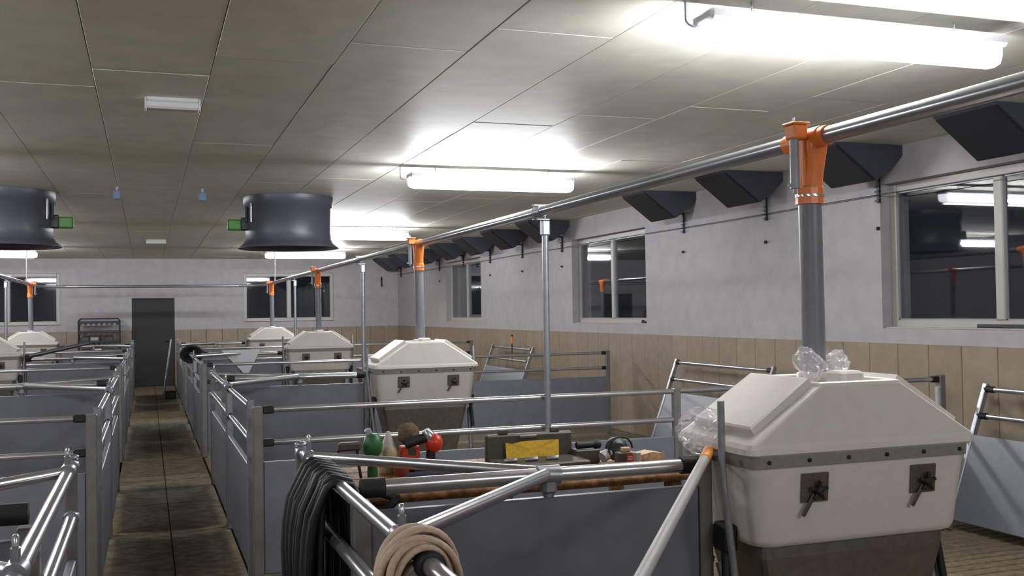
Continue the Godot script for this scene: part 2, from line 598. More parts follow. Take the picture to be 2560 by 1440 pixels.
# ---------------------------------------------------------------- hung from the ceiling
func build_ceiling_things() -> void:
	# exhaust ducts with a flared mouth and a green drive
	for side in 2:
		var s := 1.0 if side == 0 else -1.0
		var c := Vector3(1.52 if side == 0 else -1.40, 0, -11.75)
		var t := thing("exhaust_duct", "black round exhaust duct with flared mouth %s" % ("right of the alley" if side == 0 else "left of the alley"), "exhaust duct", "black exhaust ducts", c)
		part("duct_body", Shape.new().lathe(Vector3.ZERO, [Vector2(0.50, CEIL), Vector2(0.50, 2.80), Vector2(0.475, 2.79), Vector2(0.475, 2.50)], 40), M.duct, t)
		part("flared_mouth", Shape.new().lathe(Vector3.ZERO, [Vector2(0.475, 2.50), Vector2(0.478, 2.44), Vector2(0.50, 2.395), Vector2(0.56, 2.352), Vector2(0.56, 2.342), Vector2(0.49, 2.38), Vector2(0.46, 2.44)], 40), M.duct, t)
		var br := Shape.new()
		br.box(Vector3(-s * 0.49, 2.61, 0.05), Vector3(0.09, 0.14, 0.12), 0.01)
		br.box(Vector3(-s * 0.475, 2.72, 0.1), Vector3(0.03, 0.18, 0.05), 0.005)
		part("drive_bracket", br, M.black, t)
		part("drive_motor", Shape.new().box(Vector3(-s * 0.60, 2.60, 0.05), Vector3(0.15, 0.12, 0.11), 0.015), M.green, t, "green drive motor")
		part("guide_rod", Shape.new().tube([Vector3(-s * 0.435, 2.83, 0.24), Vector3(-s * 0.435, 2.62, 0.24)], 0.012, 8), M.galv, t)
	for k in 2:
		var t := thing("emergency_light", ["small unlit clear emergency light on the dark ceiling, the nearer one", "small unlit clear emergency light on the ceiling above the far alley"][k], "emergency light", "unlit emergency lights", Vector3(0.155, CEIL, [-6.5, -18.6][k]))
		part("cover", Shape.new().box(Vector3(0, -0.045, 0), Vector3(0.32, 0.05, 0.09), 0.012), M.clear_box, t)
		part("base", Shape.new().box(Vector3(0, -0.01, 0), Vector3(0.30, 0.022, 0.08), 0.003), M.white_plastic, t)
		for s in [-1, 1]:
			part("end_cap", Shape.new().box(Vector3(s * 0.155, -0.04, 0), Vector3(0.012, 0.07, 0.096), 0.003), M.white_plastic, t)
	for k in 2:
		var t := thing("climate_sensor", ["small pale blue sensor box hanging under the ceiling nearer the left duct", "small pale blue sensor box hanging under the ceiling nearer the right duct"][k], "sensor", "climate sensors", Vector3([-0.28, 0.55][k], CEIL, -11.05))
		part("housing", Shape.new().box(Vector3(0, -0.085, 0), Vector3(0.075, 0.09, 0.05), 0.008), M.blue_plastic, t)
		part("stem", Shape.new().tube([Vector3(0, 0, 0), Vector3(0, -0.045, 0)], 0.012, 8), M.grey_plastic, t)


# ---------------------------------------------------------------- feed line
const PIPE_Y := 2.23
const PIPE_X := 2.36


func build_feed_line() -> void:
	var t := thing("feed_pipe", "long grey steel feed pipe above the feeders, looping across the end wall", "feed pipe")
	var lx := 0.31 - PIPE_X
	var turn := func(cx: float, sx: float) -> Array:
		var out := []
		for k in 7:
			var a := PI / 2 * k / 6.0
			out.append(Vector3(cx + sx * (0.5 * cos(a) - 0.5), PIPE_Y, -22.2 - 0.5 * sin(a)))
		return out
	# straight lengths, each a piece joined by sleeves
	for side in 2:
		var x := PIPE_X if side == 0 else lx
		var cuts := [2.4, -6.05, -11.95, -17.75, -22.2]
		for k in 4:
			part("pipe_length", Shape.new().tube([Vector3(x, PIPE_Y, cuts[k]), Vector3(x, PIPE_Y, cuts[k + 1])], 0.031, 16), M.pipe, t)
			if k < 3:
				part("sleeve", Shape.new().tube([Vector3(x, PIPE_Y, cuts[k + 1] + 0.06), Vector3(x, PIPE_Y, cuts[k + 1] - 0.06)], 0.036, 16), M.galv, t)
		var pts: Array = turn.call(x, 1.0 if side == 0 else -1.0)
		part("bend", Shape.new().tube(pts, 0.031, 14), M.galv, t)
	part("pipe_length", Shape.new().tube([Vector3(PIPE_X - 0.5, PIPE_Y, -22.7), Vector3(lx + 0.5, PIPE_Y, -22.7)], 0.031, 14), M.pipe, t)

	var ords := ["nearest", "second", "third", "fourth"]
	for side in 2:
		for k in 4:
			var z := -3.24 - 5.9 * k
			var x := PIPE_X if side == 0 else lx
			var d := thing("feed_drop", "%s orange outlet with grey drop tube on the %s feed line" % [ords[k], "right" if side == 0 else "left"], "feed drop", "orange feed drops", Vector3(x, 0, z))
			build_drop(d, -1.0 if side == 0 else 1.0)
		for k in 3:
			var z := -6.098 - 5.9 * k
			var x := PIPE_X + 0.055 if side == 0 else lx - 0.055
			var p := thing("support_post", "%s slim steel post holding up the %s feed pipe" % [ords[k], "right" if side == 0 else "left"], "post", "feed pipe posts", Vector3(x, 0, z))
			part("shaft", Shape.new().tube([Vector3(0, 0, 0), Vector3(0, 2.15, 0)], 0.021 if k == 0 else 0.024, 12), M.galv, p)
			part("foot", Shape.new().box(Vector3(0, 0.006, 0), Vector3(0.12, 0.012, 0.12), 0.003), M.galv, p)
			var sx := -0.055 if side == 0 else 0.055
			var cl := Shape.new()
			cl.box(Vector3(0, 2.13, 0), Vector3(0.055, 0.10, 0.055), 0.008)
			cl.tube([Vector3(0, 2.16, 0), Vector3(0, 2.285, 0)], 0.008, 8)
			cl.box(Vector3(sx / 2, 2.275, 0), Vector3(0.11, 0.012, 0.04), 0.003)
			cl.box(Vector3(sx / 2, 2.185, 0), Vector3(0.11, 0.012, 0.04), 0.003)
			part("clamp", cl, M.galv, p)
		var hz := -20.35
		var h := thing("pipe_hanger", "thin white rod hanging the end of the %s feed pipe from the ceiling" % ("right" if side == 0 else "left"), "hanger rod", "pipe hanger rods", Vector3(PIPE_X if side == 0 else lx, 0, hz))
		part("rod", Shape.new().tube([Vector3(0, CEIL, 0), Vector3(0, PIPE_Y + 0.03, 0)], 0.009, 8), M.white_plastic, h)
		part("hook", Shape.new().tube([Vector3(0, PIPE_Y + 0.05, -0.0), Vector3(0.04, PIPE_Y, 0), Vector3(0, PIPE_Y - 0.04, 0), Vector3(-0.04, PIPE_Y, 0), Vector3(0, PIPE_Y + 0.05, 0)], 0.006, 6), M.galv, h)


func build_drop(d: Node3D, s: float) -> void:
	var o := Shape.new()
	# sleeves round the pipe
	for e in [[-0.13, -0.08, 0.037], [-0.085, 0.085, 0.041], [0.08, 0.12, 0.037]]:
		o.lathe(Vector3(0, PIPE_Y, 0), [Vector2(e[2], e[0]), Vector2(e[2], e[1])], 18, Basis(Vector3.RIGHT, PI / 2))
	# funnel from an oblong mouth to a round neck
	var rings := []
	for e in [[2.245, 0.040, 0.072], [2.19, 0.041, 0.070], [2.10, 0.043, 0.058], [2.055, 0.045, 0.050], [2.045, 0.052, 0.052], [1.985, 0.052, 0.052]]:
		rings.append(round_rect(e[1], e[2], minf(e[1], e[2]) * (0.45 if e[0] > 2.11 else 0.98), e[0]))
	o.loft(rings, false)
	o.box(Vector3(s * 0.045, PIPE_Y - 0.08, 0.03), Vector3(0.012, 0.20, 0.012), 0.002)
	part("outlet", o, M.orange, d, "orange plastic outlet")
	var c := Shape.new()
	c.box(Vector3(s * 0.075, PIPE_Y + 0.02, 0.03), Vector3(0.062, 0.055, 0.062), 0.006)
	c.box(Vector3(s * 0.075, PIPE_Y + 0.05, 0.03), Vector3(0.075, 0.01, 0.075), 0.003)
	part("shutter_cap", c, M.orange, d)
	var st := Shape.new()
	st.tube([Vector3(s * 0.085, PIPE_Y, 0.03), Vector3(s * 0.085, PIPE_Y - 0.19, 0.03)], 0.017, 12)
	st.tube([Vector3(s * 0.085, PIPE_Y - 0.19, 0.03), Vector3(s * 0.085, PIPE_Y - 0.21, 0.03)], 0.008, 8)
	st.box(Vector3(s * 0.10, PIPE_Y - 0.178, 0.03), Vector3(0.03, 0.012, 0.012))
	part("pull_tube", st, M.grey_plastic, d)
	part("screw", Shape.new().tube([Vector3(s * 0.085, PIPE_Y + 0.05, 0.03), Vector3(s * 0.085, PIPE_Y + 0.075, 0.03)], 0.006, 8), M.steel, d)
	part("drop_tube", Shape.new().tube([Vector3(0, 2.0, 0), Vector3(0.005, 1.7, -0.004), Vector3(0.012, 1.32, -0.01)], 0.043, 20), M.pvc, d)
	part("hose_clip", Shape.new().lathe(Vector3.ZERO, [Vector2(0.0535, 2.012), Vector2(0.0535, 2.02)], 20), M.steel, d)


# ---------------------------------------------------------------- air inlets along the right wall
func build_inlets() -> void:
	var zs := [-5.45, -7.1, -8.78, -10.46, -14.15, -15.87, -17.55, -19.2, -20.95, -22.75, -24.45]
	var hood := Shape.new()
	var prof := []
	for p in [[-0.667, CEIL - 0.002], [-0.002, CEIL - 0.002], [-0.002, 2.835], [-0.16, 2.69], [-0.262, 2.622]]:
		prof.append(Vector3(p[0], p[1], 0.29))
	hood.prism(prof, Vector3(0, 0, -0.57))
	var hm := hood.mesh()
	var flap := Shape.new()
	flap.prism([Vector3(-0.64, 2.905, 0.275), Vector3(-0.275, 2.633, 0.275), Vector3(-0.29, 2.619, 0.275), Vector3(-0.655, 2.891, 0.275)], Vector3(0, 0, -0.54))
	var fm := flap.mesh()
	var strap := Shape.new()
	strap.box(Vector3(-0.012, 2.58, 0), Vector3(0.02, 0.22, 0.035), 0.003)
	for k in 4:
		strap.box(Vector3(-0.02, 2.49 + 0.04 * k, 0.0), Vector3(0.03, 0.014, 0.05), 0.002)
	strap.box(Vector3(-0.06, 2.70, 0), Vector3(0.115, 0.02, 0.03), 0.002)
	var sm := strap.mesh()
	var words := ["nearest, cut by the picture edge", "second, left of the near window", "third, beside the near orange outlet", "fourth, before the middle window", "fifth, behind the steel post", "sixth", "seventh", "eighth, above the far window", "ninth", "tenth", "eleventh, in the far corner"]
	for k in zs.size():
		var t := thing("air_inlet", "black wedge-shaped air inlet on the right wall, %s" % words[k], "air inlet", "black wall air inlets", Vector3(WALL_X, 0, zs[k]))
		part("hood", hm, M.inlet, t)
		part("flap", fm, M.black, t)
		part("strap", sm, M.black, t)
		if not (k in [0, 7, 10]):
			var b := single("wall_hook", Shape.new().box(Vector3(-0.01, 0, 0), Vector3(0.02, 0.03, 0.03), 0.004).tube([Vector3(-0.012, 0, 0), Vector3(-0.03, -0.006, 0.01), Vector3(-0.03, 0.012, 0.02)], 0.005, 6), M.black, "tiny black hook on the white wall below the %s air inlet" % words[k].split(",")[0], "hook", "wall hooks below the inlets", Vector3(WALL_X, 2.255, zs[k] - 0.02))
	var pts := []
	for k in 24:
		var z := 2.0 - 26.6 * k / 23.0
		pts.append(Vector3(WALL_X - 0.045, 2.533 + 0.004 * sin(k * 1.7), z))
	single("inlet_cable", Shape.new().tube(pts, 0.004, 6), M.black, "thin dark cable running along the white wall through the inlet straps", "cable")
	single("wall_bracket", Shape.new().box(Vector3(0, 0, 0.012), Vector3(0.035, 0.25, 0.024), 0.004).box(Vector3(0, -0.09, 0.03), Vector3(0.05, 0.02, 0.03), 0.003).box(Vector3(0, 0.07, 0.03), Vector3(0.05, 0.02, 0.03), 0.003), M.black, "short black upright bracket on the end wall near the corner", "bracket", "", Vector3(5.47, 2.37, BACK_Z))
	single("sill_bar", Shape.new().box(Vector3(0, 0.014, 0), Vector3(0.03, 0.026, 0.62), 0.004), M.black, "dark bar lying on the sill of the nearest window", "bar", "", Vector3(WALL_X + 0.045, 1.419, -5.78))
	single("sill_latch", Shape.new().box(Vector3(0, 0.012, 0), Vector3(0.04, 0.022, 0.09), 0.004).box(Vector3(0, 0.03, -0.03), Vector3(0.03, 0.02, 0.03), 0.004), M.black, "small black latch lying at the near end of the middle window sill", "latch", "", Vector3(WALL_X + 0.04, 1.419, -11.6))


# ---------------------------------------------------------------- fences
func sx(x: float, side: int) -> float:
	return x if side == 0 else 0.31 - x


func rail(shape: Shape, a: Vector3, b: Vector3, r: float) -> Shape:
	return shape.tube([a, b], r, 12)


func build_fences() -> void:
	var ords := ["nearest", "second", "third", "fourth", "fifth", "sixth", "seventh"]
	for side in 2:
		var hand := "right" if side == 0 else "left"
		for k in 7:
			var z := FIRST - PITCH * k
			if k % 2 == 0:
				feeder_fence(side, z, "%s short grey partition with one steel rail beside a feeder, %s pens" % [ords[k], hand], hand)
				alley_rail(side, z, "%s fixed alley fence with slanting braces, %s of the alley" % [ords[k / 2], hand])
			else:
				cross_fence(side, z, "%s long two-rail fence with low grey board across the %s pens" % [ords[k / 2], hand])
				alley_gate(side, z, "%s closed alley gate with two rails and a grey board, %s of the alley" % [ords[k / 2], hand])


func post_shape(h: float, w := 0.055) -> Shape:
	return Shape.new().box(Vector3(0, h / 2, 0), Vector3(w, h, w), 0.006)


func put(called: String, shape: Variant, m: Material, parent: Node3D, at: Vector3) -> void:
	var o := part(called, shape, m, parent)
	o.position = at


func feeder_fence(side: int, z: float, label: String, _hand: String) -> void:
	var xa := sx(0.63, side)
	var t := thing("feeder_partition", label, "fence", "short feeder partitions", Vector3(xa, 0, z))
	var s := 1.0 if side == 0 else -1.0
	put("post", post_shape(1.01, 0.06), M.post, t, Vector3(0, 0, 0))
	put("post", post_shape(1.085, 0.05), M.post, t, Vector3(s * 1.225, 0, 0))
	put("board", Shape.new().box(Vector3(s * 0.612, 0.52, 0), Vector3(1.17, 0.91, 0.035), 0.005), M.board, t, Vector3.ZERO)
	var r := 0.0255
	put("rail", rail(Shape.new(), Vector3(s * 0.06, 1.047, 0), Vector3(s * 1.20, 1.047, 0), r), M.steel, t, Vector3.ZERO)
	for x in [0.03, 1.165]:
		put("coupling", Shape.new().tube([Vector3(s * (x - 0.03), 1.047, 0), Vector3(s * (x + 0.045), 1.047, 0)], 0.031, 14), M.rubber, t, Vector3.ZERO)
	# clamp that takes the braces
	var c := Shape.new()
	c.tube([Vector3(s * 0.595, 1.047, 0), Vector3(s * 0.675, 1.047, 0)], 0.033, 14)
	c.box(Vector3(s * 0.635, 1.03, 0.0), Vector3(0.05, 0.09, 0.05), 0.01)
	c.tube([Vector3(s * 0.635, 1.0, 0), Vector3(s * 0.635, 0.975, 0)], 0.018, 10)
	put("clamp", c, M.galv, t, Vector3.ZERO)


func alley_rail(side: int, z: float, label: String) -> void:
	var t := thing("alley_fence", label, "fence", "fixed alley fences", Vector3(sx(0.58, side), 0, z))
	var near := 1.9 if z > -4.0 else 1.05
	for y in [1.045, 0.855]:
		put("rail", rail(Shape.new(), Vector3(0, y, near - 0.03), Vector3(0, y, -0.93), 0.0215), M.steel, t, Vector3.ZERO)
	var low := side == 0 and z > -4.0   # the hose hangs through the gap above this one
	put("board", Shape.new().box(Vector3(0, 0.23 if low else 0.39, 0.0), Vector3(0.03, 0.30 if low else 0.62, 1.90), 0.004), M.board, t, Vector3.ZERO)
	for e in [-0.96, near]:
		put("post", post_shape(1.075, 0.045), M.post, t, Vector3(0, 0, e))
		for y in [1.045, 0.855]:
			put("coupling", Shape.new().tube([Vector3(0, y, e - signf(e) * 0.06), Vector3(0, y, e)], 0.029, 12), M.galv, t, Vector3.ZERO)
		var cap := Shape.new().lathe(Vector3(0, 1.075, e), [Vector2(0.026, 0.0), Vector2(0.026, 0.008), Vector2(0.008, 0.014)], 10)
		put("post_cap", cap, M.galv, t, Vector3.ZERO)
	# slanting braces to the middle of the partition's rail
	var s := 1.0 if side == 0 else -1.0
	for e in [-1, 1]:
		put("brace", rail(Shape.new(), Vector3(0.0, 1.052, e * 0.76), Vector3(s * 0.66, 1.054, e * 0.035), 0.0205), M.steel, t, Vector3.ZERO)
		var cl := Shape.new()
		cl.tube([Vector3(0, 1.052, e * 0.76 - 0.035), Vector3(0, 1.052, e * 0.76 + 0.035)], 0.028, 12)
		cl.box(Vector3(0, 1.085, e * 0.76), Vector3(0.02, 0.05, 0.02), 0.004)
		put("clamp", cl, M.galv, t, Vector3.ZERO)
		put("bolt", Shape.new().lathe(Vector3(0, 1.11, e * 0.76), [Vector2(0.008, 0), Vector2(0.008, 0.022), Vector2(0.004, 0.026)], 8), M.steel, t, Vector3.ZERO)


func cross_fence(side: int, z: float, label: String) -> void:
	var s := 1.0 if side == 0 else -1.0
	var t := thing("pen_fence", label, "fence", "long cross fences", Vector3(sx(0.605, side), 0, z))
	put("post", post_shape(1.06, 0.06), M.post, t, Vector3(0, 0, 0))
	put("post", post_shape(1.06, 0.05), M.post, t, Vector3(s * 2.765, 0, 0))
	put("post", post_shape(1.07, 0.055), M.post, t, Vector3(s * 5.005, 0, 0))
	for y in [1.04, 0.848]:
		for q in [[0.05, 2.765], [2.765, 4.96]]:
			put("rail", rail(Shape.new(), Vector3(s * q[0], y, 0), Vector3(s * q[1], y, 0), 0.0175), M.steel, t, Vector3.ZERO)
		for x in [0.06, 4.95]:
			put("coupling", Shape.new().box(Vector3(s * x, y, 0), Vector3(0.07, 0.045, 0.045), 0.008), M.rubber, t, Vector3.ZERO)
	for q in [[0.03, 2.74], [2.79, 4.98]]:
		put("board", Shape.new().box(Vector3(s * (q[0] + q[1]) / 2, 0.41, 0), Vector3(q[1] - q[0], 0.655, 0.035), 0.005), M.board, t, Vector3.ZERO)


func alley_gate(side: int, zf: float, label: String) -> void:
	# from the cross fence away from the viewer to the next fixed alley fence
	var za := zf - 0.14
	var zb := zf - PITCH + 1.13
	var t := thing("alley_gate", label, "gate", "closed alley gates", Vector3(sx(0.58, side), 0, (za + zb) / 2))
	gate_parts(t, absf(za - zb), Basis(Vector3.UP, PI / 2))


func gate_parts(t: Node3D, l: float, b: Basis) -> void:
	# built along local x, then turned
	for y in [1.045, 0.845]:
		var o := part("rail", rail(Shape.new(), Vector3(-l / 2 + 0.04, y, 0), Vector3(l / 2 - 0.04, y, 0), 0.0185), M.steel, t)
		o.basis = b
		for e in [-1, 1]:
			var c := part("coupling", Shape.new().tube([Vector3(e * (l / 2 - 0.02), y, 0), Vector3(e * (l / 2 - 0.10), y, 0)], 0.024, 10), M.rubber, t)
			c.basis = b
	var bd := part("board", Shape.new().box(Vector3(0, 0.385, 0), Vector3(l - 0.05, 0.63, 0.03), 0.004), M.board, t)
	bd.basis = b
	for e in [-1, 1]:
		var p := part("stile", Shape.new().box(Vector3(e * (l / 2 - 0.015), 0.543, 0), Vector3(0.035, 1.085, 0.045), 0.005), M.galv, t)
		p.basis = b


func build_leaning_gates() -> void:
	var words := ["loose gate leaning on the tan wall beside the nearest feeder, reaching out of the picture", "loose gate leaning on the tan wall behind the clear bags of the nearest feeder", "loose gate leaning on the tan wall with an orange-handled saw on its rail"]
	var zs := [-4.88, -9.43, -16.0]
	var ls := [1.9, 1.95, 2.0]
	for k in 3:
		var t := thing("loose_gate", words[k], "gate", "loose gates leaning on the wall", Vector3(5.34, 0.005, zs[k]))
		gate_parts(t, ls[k], Basis(Vector3.UP, PI / 2))
		t.rotation = Vector3(0, 0, -0.36)
	# saw hung over the farthest gate's rail
	var saw := thing("hand_saw", "orange-handled saw with dark blade hooked on the loose gate by the wall", "saw", "", Vector3(5.62, 1.03, -15.75))
	part("handle", Shape.new().box(Vector3(0, 0.09, 0), Vector3(0.03, 0.13, 0.07), 0.012, Basis(Vector3.RIGHT, -0.12)), M.orange, saw, "orange handle")
	part("tip", Shape.new().lathe(Vector3(0, 0.15, 0.01), [Vector2(0.018, 0), Vector2(0.02, 0.02), Vector2(0.01, 0.03)], 10), M.rubber, saw)
	part("blade", Shape.new().prism([Vector3(0, 0.02, -0.03), Vector3(0, 0.02, 0.035), Vector3(0, -0.13, 0.02), Vector3(0, -0.26, 0.0), Vector3(0, -0.26, -0.015)], Vector3(0.006, 0, 0)), M.black, saw)


# ---------------------------------------------------------------- feeders
func build_hoppers() -> void:
	var words := [["white plastic feeder nearest the viewer, with clear bags on its lid", "second white plastic feeder in the right pens, behind the steel post", "third white plastic feeder in the right pens, half behind the second's rails", "farthest white plastic feeder in the right pens, under the end wall window"],
		["nearest white plastic feeder in the left pens", "second white plastic feeder in the left pens, cut by the picture edge", "third white plastic feeder in the left pens, cut by the picture edge", "farthest white plastic feeder in the left pens, under the end wall window"]]
	for side in 2:
		for k in 4:
			if side == 1 and k < 1:
				continue
			var t := thing("feeder", words[side][k], "feeder", "white plastic feeders", Vector3(sx(2.35, side), 0, -3.175 - 5.9 * k))
			hopper_parts(t, k < 2)


func hopper_parts(t: Node3D, fine: bool) -> void:
	var hx := 0.475
	var hz := 0.25
	var body := Shape.new()
	var rings := []
	for e in [[0.782, 0.40, 0.19, 0.06], [0.79, 0.42, 0.21, 0.07], [0.81, 0.429, 0.218, 0.07], [1.04, 0.452, 0.238, 0.06], [1.065, 0.454, 0.239, 0.05]]:
		rings.append(round_rect(e[1], e[2], e[3], e[0], Vector3.ZERO, 6))
	body.loft(rings, true)
	part("hopper", body, M.poly, t)
	var fl := Shape.new()
	fl.loft([round_rect(0.46, 0.243, 0.05, 1.058, Vector3.ZERO, 5), round_rect(0.463, 0.246, 0.05, 1.10, Vector3.ZERO, 5)])
	part("flange", fl, M.poly_dull, t)
	var roof := Shape.new()
	rings = []
	for e in [[1.098, 0.467, 0.246, 0.04], [1.106, hx + 0.006, hz + 0.006, 0.04], [1.125, hx + 0.004, hz + 0.003, 0.035], [1.14, hx - 0.008, hz - 0.002, 0.03], [1.322, 0.180, 0.222, 0.016], [1.334, 0.173, 0.217, 0.016], [1.338, 0.164, 0.209, 0.015], [1.334, 0.154, 0.20, 0.012], [1.315, 0.148, 0.195, 0.012]]:
		rings.append(round_rect(e[1], e[2], e[3], e[0], Vector3.ZERO, 5))
	roof.loft(rings)
	part("roof", roof, M.poly, t)
	# raised lids on both slopes
	for s in [-1, 1]:
		var ld := Shape.new()
		var lo := Vector3(s * 0.425, 1.172, 0)
		var hi := Vector3(s * 0.180, 1.336, 0)
		var up := Vector3(s * 0.54, 0.84, 0) * 0.022
		var a := [lo + Vector3(0, 0, 0.195), lo + Vector3(0, 0, -0.195), hi + Vector3(0, 0, -0.18), hi + Vector3(0, 0, 0.18)]
		var b := []
		var c := []
		for p in a:
			b.append(p + up * 0.8)
			c.append(p.lerp((lo + hi) / 2, 0.06) + up)
		var a0 := []
		for p in a:
			a0.append(p - up * 0.9)
		ld.loft([a0, b, c])
		part("lid", ld, M.poly, t)
	var cap := Shape.new()
	cap.loft([round_rect(0.055, 0.055, 0.02, 1.31, Vector3(0.005, 0, 0.125)), round_rect(0.050, 0.050, 0.02, 1.36, Vector3(0.005, 0, 0.125)), round_rect(0.042, 0.042, 0.018, 1.368, Vector3(0.005, 0, 0.125))])
	part("filler_cap", cap, M.poly, t)
	part("tube_collar", Shape.new().lathe(Vector3(0.012, 0, -0.07), [Vector2(0.062, 1.31), Vector2(0.06, 1.35), Vector2(0.05, 1.355)], 20), M.poly, t)
	if fine:
		for x in [-0.40, -0.24, -0.08, 0.08, 0.24, 0.40]:
			part("bolt", Shape.new().lathe(Vector3(x, 1.08, 0.243), [Vector2(0.007, 0), Vector2(0.007, 0.008), Vector2(0.003, 0.01)], 8, Basis(Vector3.RIGHT, PI / 2)), M.knob, t)
	for s in [-1, 1]:
		var p := Shape.new()
		var pz := 0.226
		var tilt := Basis(Vector3.RIGHT, 0.09)
		p.box(Vector3.ZERO, Vector3(0.108, 0.10, 0.008), 0.002)
		var pl := part("adjuster_plate", p, M.plate, t, "square metal plate")
		pl.transform = Transform3D(tilt, Vector3(s * 0.228 + 0.012, 0.985, pz + 0.013))
		var k := Shape.new()
		k.lathe(Vector3(0.005, -0.008, 0.004), [Vector2(0.016, 0), Vector2(0.016, 0.025), Vector2(0.008, 0.03)], 10, Basis(Vector3.RIGHT, PI / 2))
		for e in 5:
			var a := TAU * e / 5.0 + 0.3
			k.box(Vector3(0.005 + cos(a) * 0.02, -0.008 + sin(a) * 0.02, 0.02), Vector3(0.03, 0.012, 0.014), 0.003, Basis(Vector3(0, 0, 1), a))
		part("star_knob", k, M.knob, pl, "black star knob")
		part("lever", Shape.new().box(Vector3(-0.032, -0.056, 0.014), Vector3(0.016, 0.085, 0.006), 0.002, Basis(Vector3(0, 0, 1), -0.55)), M.lever, pl)
	var pan := Shape.new()
	pan.loft([round_rect(0.385, 0.18, 0.03, 0.80), round_rect(0.385, 0.18, 0.03, 0.74), round_rect(0.30, 0.12, 0.02, 0.34), round_rect(0.28, 0.10, 0.02, 0.20)])
	part("steel_funnel", pan, M.stainless, t)
	var tr := Shape.new()
	tr.loft([round_rect(0.34, 0.20, 0.05, 0.003), round_rect(0.40, 0.27, 0.05, 0.15), round_rect(0.41, 0.28, 0.05, 0.155), round_rect(0.395, 0.265, 0.05, 0.15), round_rect(0.33, 0.19, 0.05, 0.03)])
	part("trough", tr, M.stainless, t)
	for s in [-1, 1]:
		var x: float = s * (0.528 if s < 0 else 0.502)
		var fz := 0.16 if s < 0 else 0.035
		part("frame_tube", Shape.new().tube([Vector3(x, 1.285, fz), Vector3(x, 1.08, fz), Vector3(x - s * 0.008, 0.98, fz), Vector3(s * 0.475, 0.60, fz), Vector3(s * 0.45, 0.0, fz)], 0.0125, 10), M.galv, t)
		part("leg", Shape.new().tube([Vector3(s * 0.47, 0.72, -0.02), Vector3(s * 0.51, 0.40, -0.10), Vector3(s * 0.55, 0.0, -0.16)], 0.014, 8), M.post, t)
		part("leg", Shape.new().tube([Vector3(s * 0.45, 0.70, 0.0), Vector3(s * 0.40, 0.0, 0.28)], 0.014, 8), M.post, t)
		part("side_valve", Shape.new().box(Vector3(s * 0.455, 0.80, 0.05), Vector3(0.05, 0.10, 0.10), 0.012).tube([Vector3(s * 0.455, 0.76, 0.05), Vector3(s * 0.47, 0.55, 0.08)], 0.015, 8), M.rubber, t)


# ---------------------------------------------------------------- workbench and tools behind the nearest partition
const BENCH_Y := 0.955


